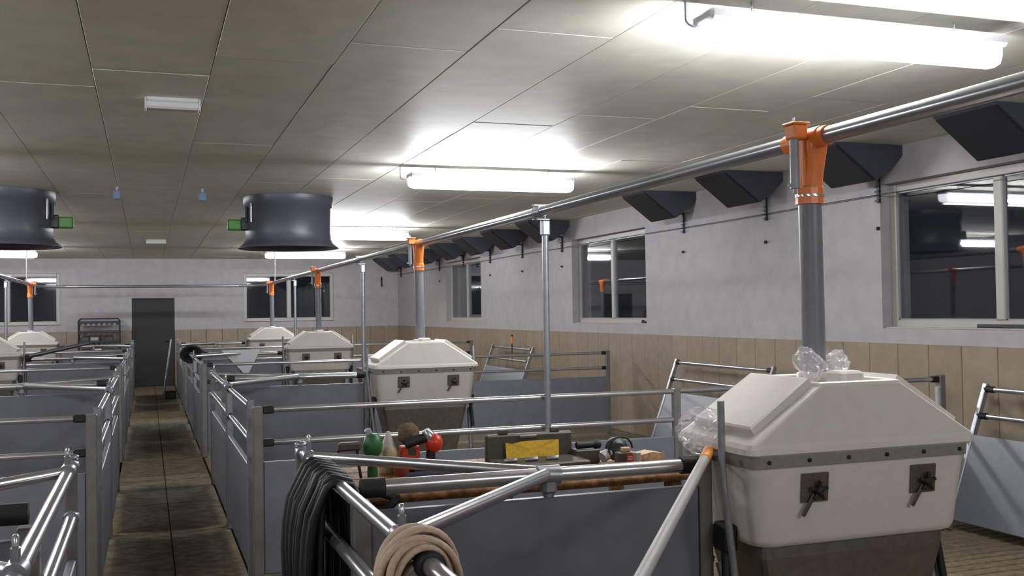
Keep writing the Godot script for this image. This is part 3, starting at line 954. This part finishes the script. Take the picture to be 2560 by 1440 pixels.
func build_bench() -> void:
	var t := thing("workbench", "wooden plank workbench crowded with tools behind the nearest partition", "workbench", "", Vector3(1.40, 0, -3.95))
	for k in 4:
		part("plank", Shape.new().box(Vector3(0, BENCH_Y - 0.015, 0.24 - 0.165 * k), Vector3(1.36, 0.028, 0.158), 0.004), M.wood, t)
	part("edge_beam", Shape.new().tube([Vector3(-0.68, BENCH_Y - 0.022, 0.325), Vector3(-0.2, BENCH_Y - 0.02, 0.33), Vector3(0.3, BENCH_Y - 0.022, 0.328), Vector3(0.69, BENCH_Y - 0.018, 0.325)], 0.021, 10), M.wood, t)
	for s in [-1, 1]:
		for e in [-0.27, 0.26]:
			part("leg", Shape.new().box(Vector3(s * 0.60, 0.465, e), Vector3(0.06, 0.925, 0.045), 0.004), M.wood, t)
	part("leg", Shape.new().box(Vector3(-0.12, 0.465, 0.26), Vector3(0.05, 0.925, 0.045), 0.004), M.wood, t)

	# open tool case, lid upright, yellow leaflet on it
	var c := thing("tool_case", "open grey-brown tool case with raised lid behind the steel rail", "tool case", "", Vector3(1.50, BENCH_Y, -4.0))
	part("tray", Shape.new().box(Vector3(0, 0.02, 0.11), Vector3(0.37, 0.036, 0.20), 0.006), M.case, c)
	part("lid", Shape.new().box(Vector3(0, 0.075, -0.01), Vector3(0.385, 0.118, 0.03), 0.008), M.case, c)
	for s in [-1, 1]:
		part("latch", Shape.new().box(Vector3(s * 0.115, 0.143, -0.01), Vector3(0.042, 0.022, 0.02), 0.004), M.case, c)
	part("carry_handle", Shape.new().box(Vector3(-0.01, 0.121, 0.008), Vector3(0.08, 0.016, 0.012), 0.004), M.plate, c)
	var lf := single("leaflet", leaflet(), M.yellow, "yellow paper leaflet lying against the open tool case lid", "leaflet", "", Vector3(1.503, BENCH_Y + 0.062, -3.978))
	lf.set_meta("group", "")
	lf.remove_meta("group")
	for k in 3:
		single("socket_bit", Shape.new().lathe(Vector3.ZERO, [Vector2(0.009, -0.03), Vector2(0.009, 0.02), Vector2(0.005, 0.024)], 10, Basis(Vector3(0, 0, 1), PI / 2)), M.steel, ["small bright steel socket in the open tool case, left end", "small bright steel socket in the open tool case, centre", "small bright steel socket in the open tool case, right of centre"][k], "socket", "steel sockets in the case", Vector3(1.36 + 0.09 * k, BENCH_Y + 0.047, -3.86))

	# green power tool standing on its handle
	var g := thing("green_power_tool", "green cordless power tool standing upright with grey tip", "power tool", "", Vector3(0.835, BENCH_Y, -4.0))
	part("grip", Shape.new().lathe(Vector3(0, 0, 0), [Vector2(0.020, 0.0), Vector2(0.022, 0.01), Vector2(0.019, 0.05), Vector2(0.022, 0.085)], 14), M.tool_green, g)
	part("body", Shape.new().lathe(Vector3(0.002, 0.0, 0), [Vector2(0.022, 0.075), Vector2(0.036, 0.095), Vector2(0.040, 0.125), Vector2(0.032, 0.155), Vector2(0.020, 0.168)], 16), M.tool_green, g)
	part("nose", Shape.new().box(Vector3(-0.014, 0.172, 0), Vector3(0.026, 0.036, 0.026), 0.006, Basis(Vector3(0, 0, 1), 0.35)), M.grey_plastic, g, "grey metal nose")

	# red drill lying with its grip down
	var d := thing("red_drill", "red and black cordless drill with round red motor end", "drill", "", Vector3(1.075, BENCH_Y, -4.0))
	part("grip", Shape.new().box(Vector3(-0.002, 0.045, 0), Vector3(0.034, 0.10, 0.034), 0.010), M.rubber, d, "black grip")
	part("battery", Shape.new().box(Vector3(-0.03, 0.012, 0), Vector3(0.10, 0.022, 0.05), 0.006), M.rubber, d)
	part("motor", Shape.new().lathe(Vector3(0.012, 0.118, 0), [Vector2(0.012, -0.038), Vector2(0.030, -0.026), Vector2(0.037, 0.0), Vector2(0.030, 0.026), Vector2(0.012, 0.038)], 18), M.red, d, "round red motor end")
	part("gear_head", Shape.new().lathe(Vector3(-0.012, 0.152, 0), [Vector2(0.024, -0.02), Vector2(0.026, 0.0), Vector2(0.016, 0.022)], 14, Basis(Vector3(0, 0, 1), 0.5)), M.steel, d)
	part("chuck", Shape.new().tube([Vector3(-0.02, 0.142, 0), Vector3(-0.105, 0.118, 0)], 0.020, 14), M.rubber, d, "black side handle")

	# boxes and bottles left of the drill
	var r := thing("orange_box", "orange cardboard box with a dark window beside the red drill", "box", "", Vector3(1.0, BENCH_Y, -4.06))
	part("carton", Shape.new().box(Vector3(0, 0.052, 0), Vector3(0.075, 0.104, 0.06), 0.003), M.red_orange, r)
	part("window", Shape.new().box(Vector3(0.004, 0.082, 0.031), Vector3(0.032, 0.028, 0.003)), M.case, r, "dark square window")
	single("dark_red_tin", Shape.new().lathe(Vector3.ZERO, [Vector2(0.030, 0.0), Vector2(0.031, 0.003), Vector2(0.031, 0.05), Vector2(0.028, 0.055)], 18), M.dark_red, "low dark red tin between the bottle and the orange box", "tin", "", Vector3(0.945, BENCH_Y, -3.97))
	var bt := thing("cream_bottle", "squat cream plastic bottle with pointed cap behind the dark red tin", "bottle", "", Vector3(0.915, BENCH_Y, -4.07))
	part("bottle_body", Shape.new().lathe(Vector3.ZERO, [Vector2(0.038, 0.0), Vector2(0.042, 0.01), Vector2(0.042, 0.085), Vector2(0.030, 0.105)], 18), M.cream_bottle, bt)
	part("pointed_cap", Shape.new().lathe(Vector3.ZERO, [Vector2(0.030, 0.105), Vector2(0.022, 0.125), Vector2(0.006, 0.165)], 16), M.cream, bt)
	single("brown_paper_bag", crumple(Vector3(0.048, 0.048, 0.042), 0.18, 11), M.brown_paper, "crumpled brown paper bag on top of the orange box", "bag", "", Vector3(1.0, BENCH_Y + 0.15, -4.07))
	var st := thing("tool_stand", "small black tool stand straddling on thin legs left of the green tool", "stand", "", Vector3(0.735, BENCH_Y, -3.98))
	part("head", Shape.new().box(Vector3(0.005, 0.125, 0), Vector3(0.09, 0.034, 0.04), 0.008), M.case, st)
	for s in [-1, 1]:
		part("leg", Shape.new().tube([Vector3(s * 0.034, 0.12, 0), Vector3(s * 0.045 - 0.005, 0.06, 0), Vector3(s * 0.05, 0.0, 0)], 0.006, 8), M.rubber, st)
	# right of the case
	var fl := thing("black_torch", "black torch lying beside the open tool case", "torch", "", Vector3(1.74, BENCH_Y + 0.075, -3.96))
	part("barrel", Shape.new().tube([Vector3(-0.045, 0, 0), Vector3(0.03, 0.002, 0)], 0.015, 12), M.rubber, fl)
	part("head", Shape.new().lathe(Vector3(0.03, 0.002, 0), [Vector2(0.015, 0.0), Vector2(0.019, -0.012), Vector2(0.019, -0.03)], 12, Basis(Vector3(0, 0, 1), PI / 2)), M.rubber, fl)
	single("dark_carton", Shape.new().box(Vector3(0, 0.03, 0), Vector3(0.11, 0.058, 0.07), 0.004), M.case, "low dark carton under the black torch", "box", "", Vector3(1.735, BENCH_Y, -3.965))
	var gr := thing("angle_grinder", "grey angle grinder with wire cup lying right of the torch", "grinder", "", Vector3(1.85, BENCH_Y, -3.93))
	part("body", Shape.new().tube([Vector3(-0.06, 0.025, 0.02), Vector3(0.0, 0.05, 0)], 0.022, 12), M.grey_plastic, gr)
	part("guard", Shape.new().lathe(Vector3(0.015, 0.055, 0), [Vector2(0.045, -0.015), Vector2(0.052, 0.0), Vector2(0.045, 0.02), Vector2(0.02, 0.03)], 18, Basis(Vector3.RIGHT, PI / 2 - 0.3)), M.black, gr)
	var lead := []
	for k in 12:
		var a := TAU * k / 14.0
		lead.append(Vector3(0.02 + cos(a) * 0.055, 0.06 + sin(a) * 0.05, 0.03))
	part("lead", Shape.new().tube(lead, 0.004, 6), M.rubber, gr)
	var rb := thing("screw_box", "upright dark box with bright red label behind the steel rail", "box", "", Vector3(1.805, BENCH_Y, -3.70))
	part("carton", Shape.new().box(Vector3(-0.014, 0.037, -0.01), Vector3(0.062, 0.074, 0.04), 0.003), M.case, rb)
	part("label", Shape.new().box(Vector3(0.004, 0.034, 0.012), Vector3(0.03, 0.064, 0.004)), M.red, rb, "red label with pale print")
	for k in 3:
		part("print_line", Shape.new().box(Vector3(0.004, 0.057 - 0.005 * k, 0.0148), Vector3(0.02, 0.0028, 0.001)), M.white_plastic, rb)
	single("wood_offcut", Shape.new().box(Vector3(0, 0.009, 0), Vector3(0.032, 0.018, 0.03), 0.003), M.wood_pale, "small pale wood offcut on top of the red-labelled box", "offcut", "", Vector3(1.80, BENCH_Y + 0.075, -3.71))
	single("white_carton", Shape.new().box(Vector3(0, 0.033, 0), Vector3(0.026, 0.066, 0.03), 0.003), M.cream, "small white carton right of the red-labelled box", "box", "", Vector3(1.865, BENCH_Y, -3.74))
	single("pale_plank", Shape.new().prism([Vector3(-0.055, 0.0, 0), Vector3(0.055, -0.004, 0), Vector3(0.055, 0.022, 0), Vector3(0.0, 0.032, 0), Vector3(-0.055, 0.022, 0)], Vector3(0, 0, -0.08)), M.wood_pale, "curved pale wood offcut right of the bench tools", "offcut", "", Vector3(2.02, BENCH_Y + 0.005, -3.9))
	single("blue_tool_roll", Shape.new().tube([Vector3(-0.11, 0.02, 0), Vector3(0.0, 0.022, 0.004), Vector3(0.11, 0.02, 0)], 0.02, 10), mat(Color(0.08, 0.10, 0.22), 0.7), "dark blue tool roll lying on the bench under the slanting brace", "tool roll", "", Vector3(1.03, BENCH_Y, -3.78))
	for k in 3:
		single("brass_fitting", Shape.new().lathe(Vector3.ZERO, [Vector2(0.010, 0.0), Vector2(0.012, 0.006), Vector2(0.008, 0.02), Vector2(0.010, 0.034)], 10), [M.red_orange, M.yellow, M.orange_tip][k], ["small orange fitting on the bench beside the black hose", "small yellow fitting on the bench beside the black hose, left one", "small yellow fitting on the bench beside the black hose, right one"][k], "fitting", "hose fittings", Vector3(0.765 + 0.026 * k, BENCH_Y, -3.68 + 0.01 * k))
	single("red_pliers", Shape.new().tube([Vector3(-0.06, 0.008, 0), Vector3(-0.02, 0.01, 0.012), Vector3(0.03, 0.01, 0)], 0.008, 8).tube([Vector3(-0.06, 0.008, 0.03), Vector3(-0.02, 0.01, 0.016), Vector3(0.03, 0.012, 0.006)], 0.008, 8), M.red, "red-handled pliers on the bench edge in front of the red-labelled box", "pliers", "", Vector3(1.72, BENCH_Y, -3.68))


func leaflet() -> Shape:
	var s := Shape.new()
	var a := []
	var n := 9
	var front := []
	for k in n:
		var u := float(k) / (n - 1)
		front.append(Vector3(-0.118 + 0.236 * u, 0.043 - 0.008 * exp(-pow((u - 0.13) * 9.0, 2.0)), 0.002 * sin(u * 9.0)))
	for k in n:
		var u := 1.0 - float(k) / (n - 1)
		front.append(Vector3(-0.116 + 0.232 * u, -0.040 + 0.003 * sin(u * 5.0), 0.006 + 0.002 * sin(u * 7.0)))
	for p in front:
		a.append(p + Vector3(0, 0, 0.0015))
	s.loft([front, a])
	return s


# a clear pouch: two creased sheets joined at an uneven rim
func pouch(size: Vector3, sd: int) -> Shape:
	var n := FastNoiseLite.new()
	n.seed = sd
	n.noise_type = FastNoiseLite.TYPE_SIMPLEX
	n.frequency = 1.0
	n.fractal_type = FastNoiseLite.FRACTAL_RIDGED
	n.fractal_octaves = 3
	var rings := []
	var rows := 22
	var seg := 44
	for i in rows + 1:
		var v := PI * i / rows
		var ring := []
		for j in seg:
			var u := TAU * j / seg
			# squarish outline in x-y, thin in z
			var cx := cos(u) * sin(v)
			var cy := sin(u) * sin(v)
			var k := 1.0 / pow(pow(absf(cos(u)), 3.5) + pow(absf(sin(u)), 3.5), 1.0 / 3.5)
			var p := Vector3(cx * k, cy * k, cos(v))
			var r := n.get_noise_3dv(p * 1.15)
			p.z += 0.75 * r * (1.0 if p.z > 0 else -0.6)
			p.x += 0.16 * n.get_noise_3dv(p * 0.9 + Vector3(7, 3, 1))
			p.y += 0.20 * n.get_noise_3dv(p * 0.8 + Vector3(1, 9, 4))
			ring.append(Vector3(p.x * size.x, p.y * size.y, p.z * size.z))
		rings.append(ring)
	var s := Shape.new()
	s.loft(rings, false)
	return s


func crumple(size: Vector3, amount: float, sd: int, seg := 22, rows := 14) -> Shape:
	var n := FastNoiseLite.new()
	n.seed = sd
	n.noise_type = FastNoiseLite.TYPE_CELLULAR
	n.frequency = 1.1
	var rings := []
	for i in rows + 1:
		var v := PI * i / rows
		var ring := []
		for j in seg:
			var u := TAU * j / seg
			var d := Vector3(sin(v) * cos(u), cos(v), sin(v) * sin(u))
			var k := 1.0 + amount * (n.get_noise_3dv(d * 1.6) * 1.6 + 0.5)
			ring.append(Vector3(d.x * size.x, d.y * size.y, d.z * size.z) * k)
		rings.append(ring)
	var s := Shape.new()
	s.loft(rings, false)
	return s


# ---------------------------------------------------------------- things near the viewer
func build_foreground() -> void:
	# black hose hung over the alley rail
	var h := thing("black_hose", "bundle of black hose hung over the alley rail beside the nearest partition", "hose", "", Vector3(0.575, 0, -3.52))
	for k in 40:
		var zo := -0.25 + 0.0125 * k + rng.randf_range(-0.006, 0.006)
		var w := rng.randf_range(0.012, 0.098)
		var drop := rng.randf_range(0.52, 0.63)
		var top := 1.06 + 0.006 * (k % 3)
		var pts := []
		for j in 20:
			var a := TAU * j / 20.0
			var yy := top - drop / 2 + cos(a) * drop / 2
			var xx := sin(a) * w * (1.0 if cos(a) < 0.6 else 0.8) + (0.02 if sin(a) > 0 else -0.02)
			pts.append(Vector3(xx, yy, zo + 0.02 * sin(a + k)))
		part("hose_loop", Shape.new().tube(pts, 0.0145, 7, true), M.rubber, h)
	part("hose_end", Shape.new().tube([Vector3(0.07, 1.0, 0.08), Vector3(0.14, 1.01, 0.20), Vector3(0.19, 0.995, 0.25)], 0.014, 10), M.rubber, h)
	part("hose_end", Shape.new().tube([Vector3(0.19, 0.995, 0.25), Vector3(0.15, 0.96, 0.25), Vector3(0.115, 0.925, 0.25)], 0.013, 10), M.rubber, h)

	# beige roll threaded on the same rail, nearer
	var b := thing("beige_hose_roll", "roll of pale beige flat hose hung on the alley rail, nearest the viewer", "hose roll", "", Vector3(0.567, 1.005, -2.24))
	for e in [[0.106, -0.02, 0.0], [0.097, 0.03, 0.1], [0.100, -0.05, 0.25], [0.085, 0.045, -0.15], [0.070, 0.0, 0.12], [0.075, 0.06, -0.05], [0.055, 0.02, 0.3], [0.058, -0.03, -0.2], [0.043, 0.03, 0.05], [0.088, -0.02, 0.4]]:
		var pts := []
		for j in 30:
			var a := TAU * j / 30.0
			var r: float = e[0] * (1.0 + 0.05 * sin(a * 2.0 + e[2] * 20.0))
			pts.append(Vector3(cos(a) * r * 0.88, sin(a) * r * 1.06 - 0.004, e[1] * 0.6 + 0.014 * sin(a + e[2] * 9.0)))
		# flat hose: an oblong section swept round
		var rings := []
		for j in pts.size():
			var out := Vector3(pts[j].x, pts[j].y, 0).normalized()
			var ring := []
			for q in 8:
				var a := TAU * q / 8.0
				ring.append(pts[j] + out * cos(a) * 0.008 + Vector3(0, 0, 1) * sin(a) * 0.020)
			rings.append(ring)
		part("hose_turn", Shape.new().loft(rings, true, true), M.beige, b)
	part("rubber_ring", Shape.new().lathe(Vector3(0.013, 0.04, 0.055), [Vector2(0.024, -0.02), Vector2(0.034, -0.018), Vector2(0.034, 0.018), Vector2(0.024, 0.02)], 18, Basis(Vector3.RIGHT, PI / 2)), M.rubber, b, "black rubber ring round the rail")

	# pale pole with an orange end, leaning on the partition's rail
	var top := Vector3(1.856, 1.097, -3.157)
	var low := Vector3(1.0828, 0.9762, -2.155)
	var dir := (top - low).normalized()
	var p := thing("pale_pole", "long pale grey pole with orange end cap slanting up to the nearest feeder", "pole")
	part("shaft", Shape.new().tube([low - dir * 0.93, top - dir * 0.125], 0.0175, 14), M.pole, p)
	part("orange_end", Shape.new().tube([top - dir * 0.13, top], 0.0195, 14), M.orange_tip, p, "orange end cap")

	# clear plastic bags
	var bg := [[Vector3(1.842, 1.165, -3.19), Vector3(0.080, 0.072, 0.045), 21, 0.55, "large crumpled clear plastic bag hanging at the left corner of the nearest feeder"],
		[Vector3(2.255, 1.392, -3.13), Vector3(0.062, 0.045, 0.03), 34, -0.75, "crumpled clear plastic bag left of the grey drop tube on the nearest feeder"],
		[Vector3(2.445, 1.385, -3.22), Vector3(0.045, 0.04, 0.028), 47, 0.5, "crumpled clear plastic bag right of the grey drop tube on the nearest feeder"]]
	for e in bg:
		var o := single("clear_bag", pouch(e[1], e[2]), M.bag, e[4], "plastic bag", "clear plastic bags", e[0])
		o.rotation.z = e[3]


func build_far_things() -> void:
	# shelf rack by the end wall
	var r := thing("shelf_rack", "tall dark tube rack with four shelves against the end wall left of the door", "rack", "", Vector3(-1.0, 0, -24.45))
	var fr := Shape.new()
	for z in [-0.2, 0.2]:
		fr.tube([Vector3(-0.42, 0.0, z), Vector3(-0.42, 1.52, z), Vector3(-0.38, 1.565, z), Vector3(0.38, 1.565, z), Vector3(0.42, 1.52, z), Vector3(0.42, 0.0, z)], 0.014, 8)
	part("frame", fr, M.black, r)
	for y in [1.47, 1.26, 1.04, 0.78, 0.5]:
		var sh := Shape.new()
		sh.box(Vector3(0, y, 0), Vector3(0.86, 0.02, 0.40), 0.004)
		sh.box(Vector3(0, y + 0.02, 0.20), Vector3(0.87, 0.05, 0.012), 0.003)
		for k in 8:
			sh.box(Vector3(-0.38 + 0.108 * k, y - 0.028, 0.2), Vector3(0.05, 0.045, 0.01), 0.003)
		part("shelf", sh, M.black, r)
	var sets := [[-0.3, 1.05, M.case, "dark box on the third rack shelf, left"], [-0.1, 1.05, M.grey_plastic, "small grey box on the third rack shelf, middle"], [0.2, 1.05, M.case, "wide dark box on the third rack shelf, right"], [-0.28, 0.79, M.black, "black box on the lower rack shelf, left"], [-0.04, 0.79, M.white_plastic, "pale canister on the lower rack shelf, middle"], [0.22, 0.79, M.tool_green, "green box on the lower rack shelf, right"]]
	for e in sets:
		single("storage_box", Shape.new().box(Vector3(0, 0.055, 0), Vector3(0.17, 0.11, 0.2), 0.01), e[2], e[3], "box", "boxes on the rack", Vector3(-1.0 + e[0], e[1] + 0.001, -24.45))

	# white sheet draped over the fifth partition's rail, one corner down
	var z := FIRST - PITCH * 4
	var sh := Shape.new()
	var poly := [Vector3(-0.28, 1.095, 0.045), Vector3(0.25, 1.10, 0.045), Vector3(0.07, 0.74, 0.05), Vector3(0.045, 0.74, 0.05)]
	sh.prism(poly, Vector3(0, 0, 0.008))
	sh.prism([Vector3(-0.28, 1.085, -0.05), Vector3(0.25, 1.09, -0.05), Vector3(0.25, 1.10, 0.05), Vector3(-0.28, 1.095, 0.05)], Vector3(0, 0.008, 0))
	single("white_sheet", sh, M.white_plastic, "white sheet draped over a far partition rail with one corner hanging down", "sheet", "", Vector3(1.27, 0, z))

	# coil of black hose on the far alley fence
	var c := thing("far_hose_coil", "round coil of black hose hung on a far fence right of the alley", "hose", "", Vector3(0.58, 1.06, z - 0.4))
	for k in 5:
		var pts := []
		for j in 24:
			var a := TAU * j / 24.0
			pts.append(Vector3(cos(a) * (0.05 + 0.024 * k) + 0.02, sin(a) * (0.04 + 0.018 * k) - 0.01, -0.05 + 0.025 * k + 0.01 * sin(a * 2 + k)))
		part("hose_turn", Shape.new().tube(pts, 0.021, 8, true), M.rubber, c)
	part("hose_end", Shape.new().tube([Vector3(0.08, 0.03, 0.03), Vector3(0.18, 0.02, 0.05), Vector3(0.27, -0.02, 0.04)], 0.016, 8), M.rubber, c)

	# dark tube lying across the left fences
	single("loose_dark_tube", Shape.new().tube([Vector3(-0.90, 1.185, -17.6), Vector3(-1.50, 1.09, -14.9)], 0.03, 12), M.black, "long dark tube lying across the fences of the left pens", "tube")

	# trestle table with cartons far right
	var t := thing("far_table", "small orange-topped table in a right pen behind the third feeder", "table", "", Vector3(2.98, 0, -13.6))
	part("table_top", Shape.new().box(Vector3(0, 0.84, 0), Vector3(0.6, 0.04, 0.45), 0.005), M.wood, t)
	for sgn in [[-1, -1], [-1, 1], [1, -1], [1, 1]]:
		part("leg", Shape.new().box(Vector3(sgn[0] * 0.26, 0.41, sgn[1] * 0.18), Vector3(0.05, 0.82, 0.05), 0.004), M.wood, t)
	single("far_white_carton", Shape.new().box(Vector3(0, 0.09, 0), Vector3(0.18, 0.18, 0.2), 0.006), M.white_plastic, "white carton on the far orange-topped table", "box", "", Vector3(2.87, 0.86, -13.6))
	single("far_yellow_can", Shape.new().lathe(Vector3.ZERO, [Vector2(0.05, 0.0), Vector2(0.05, 0.17), Vector2(0.03, 0.2)], 14), M.yellow, "yellow can on the far orange-topped table", "can", "", Vector3(3.13, 0.86, -13.6))

	# odds and ends at the far end of the alley
	single("loose_steel_tube", Shape.new().tube([Vector3(0.30, 0.0, -21.9), Vector3(0.46, 1.12, -22.1)], 0.022, 10), M.galv, "thin steel tube leaning on the right fence at the far end of the alley", "tube")
	var fb := thing("black_box", "small black box on the alley floor below the leaning steel tube", "box", "", Vector3(0.42, 0.0, -20.9))
	part("body", Shape.new().box(Vector3(0, 0.07, 0), Vector3(0.2, 0.138, 0.24), 0.012), M.black, fb)
	part("lid", Shape.new().box(Vector3(0, 0.147, 0), Vector3(0.21, 0.016, 0.25), 0.005), M.black, fb)
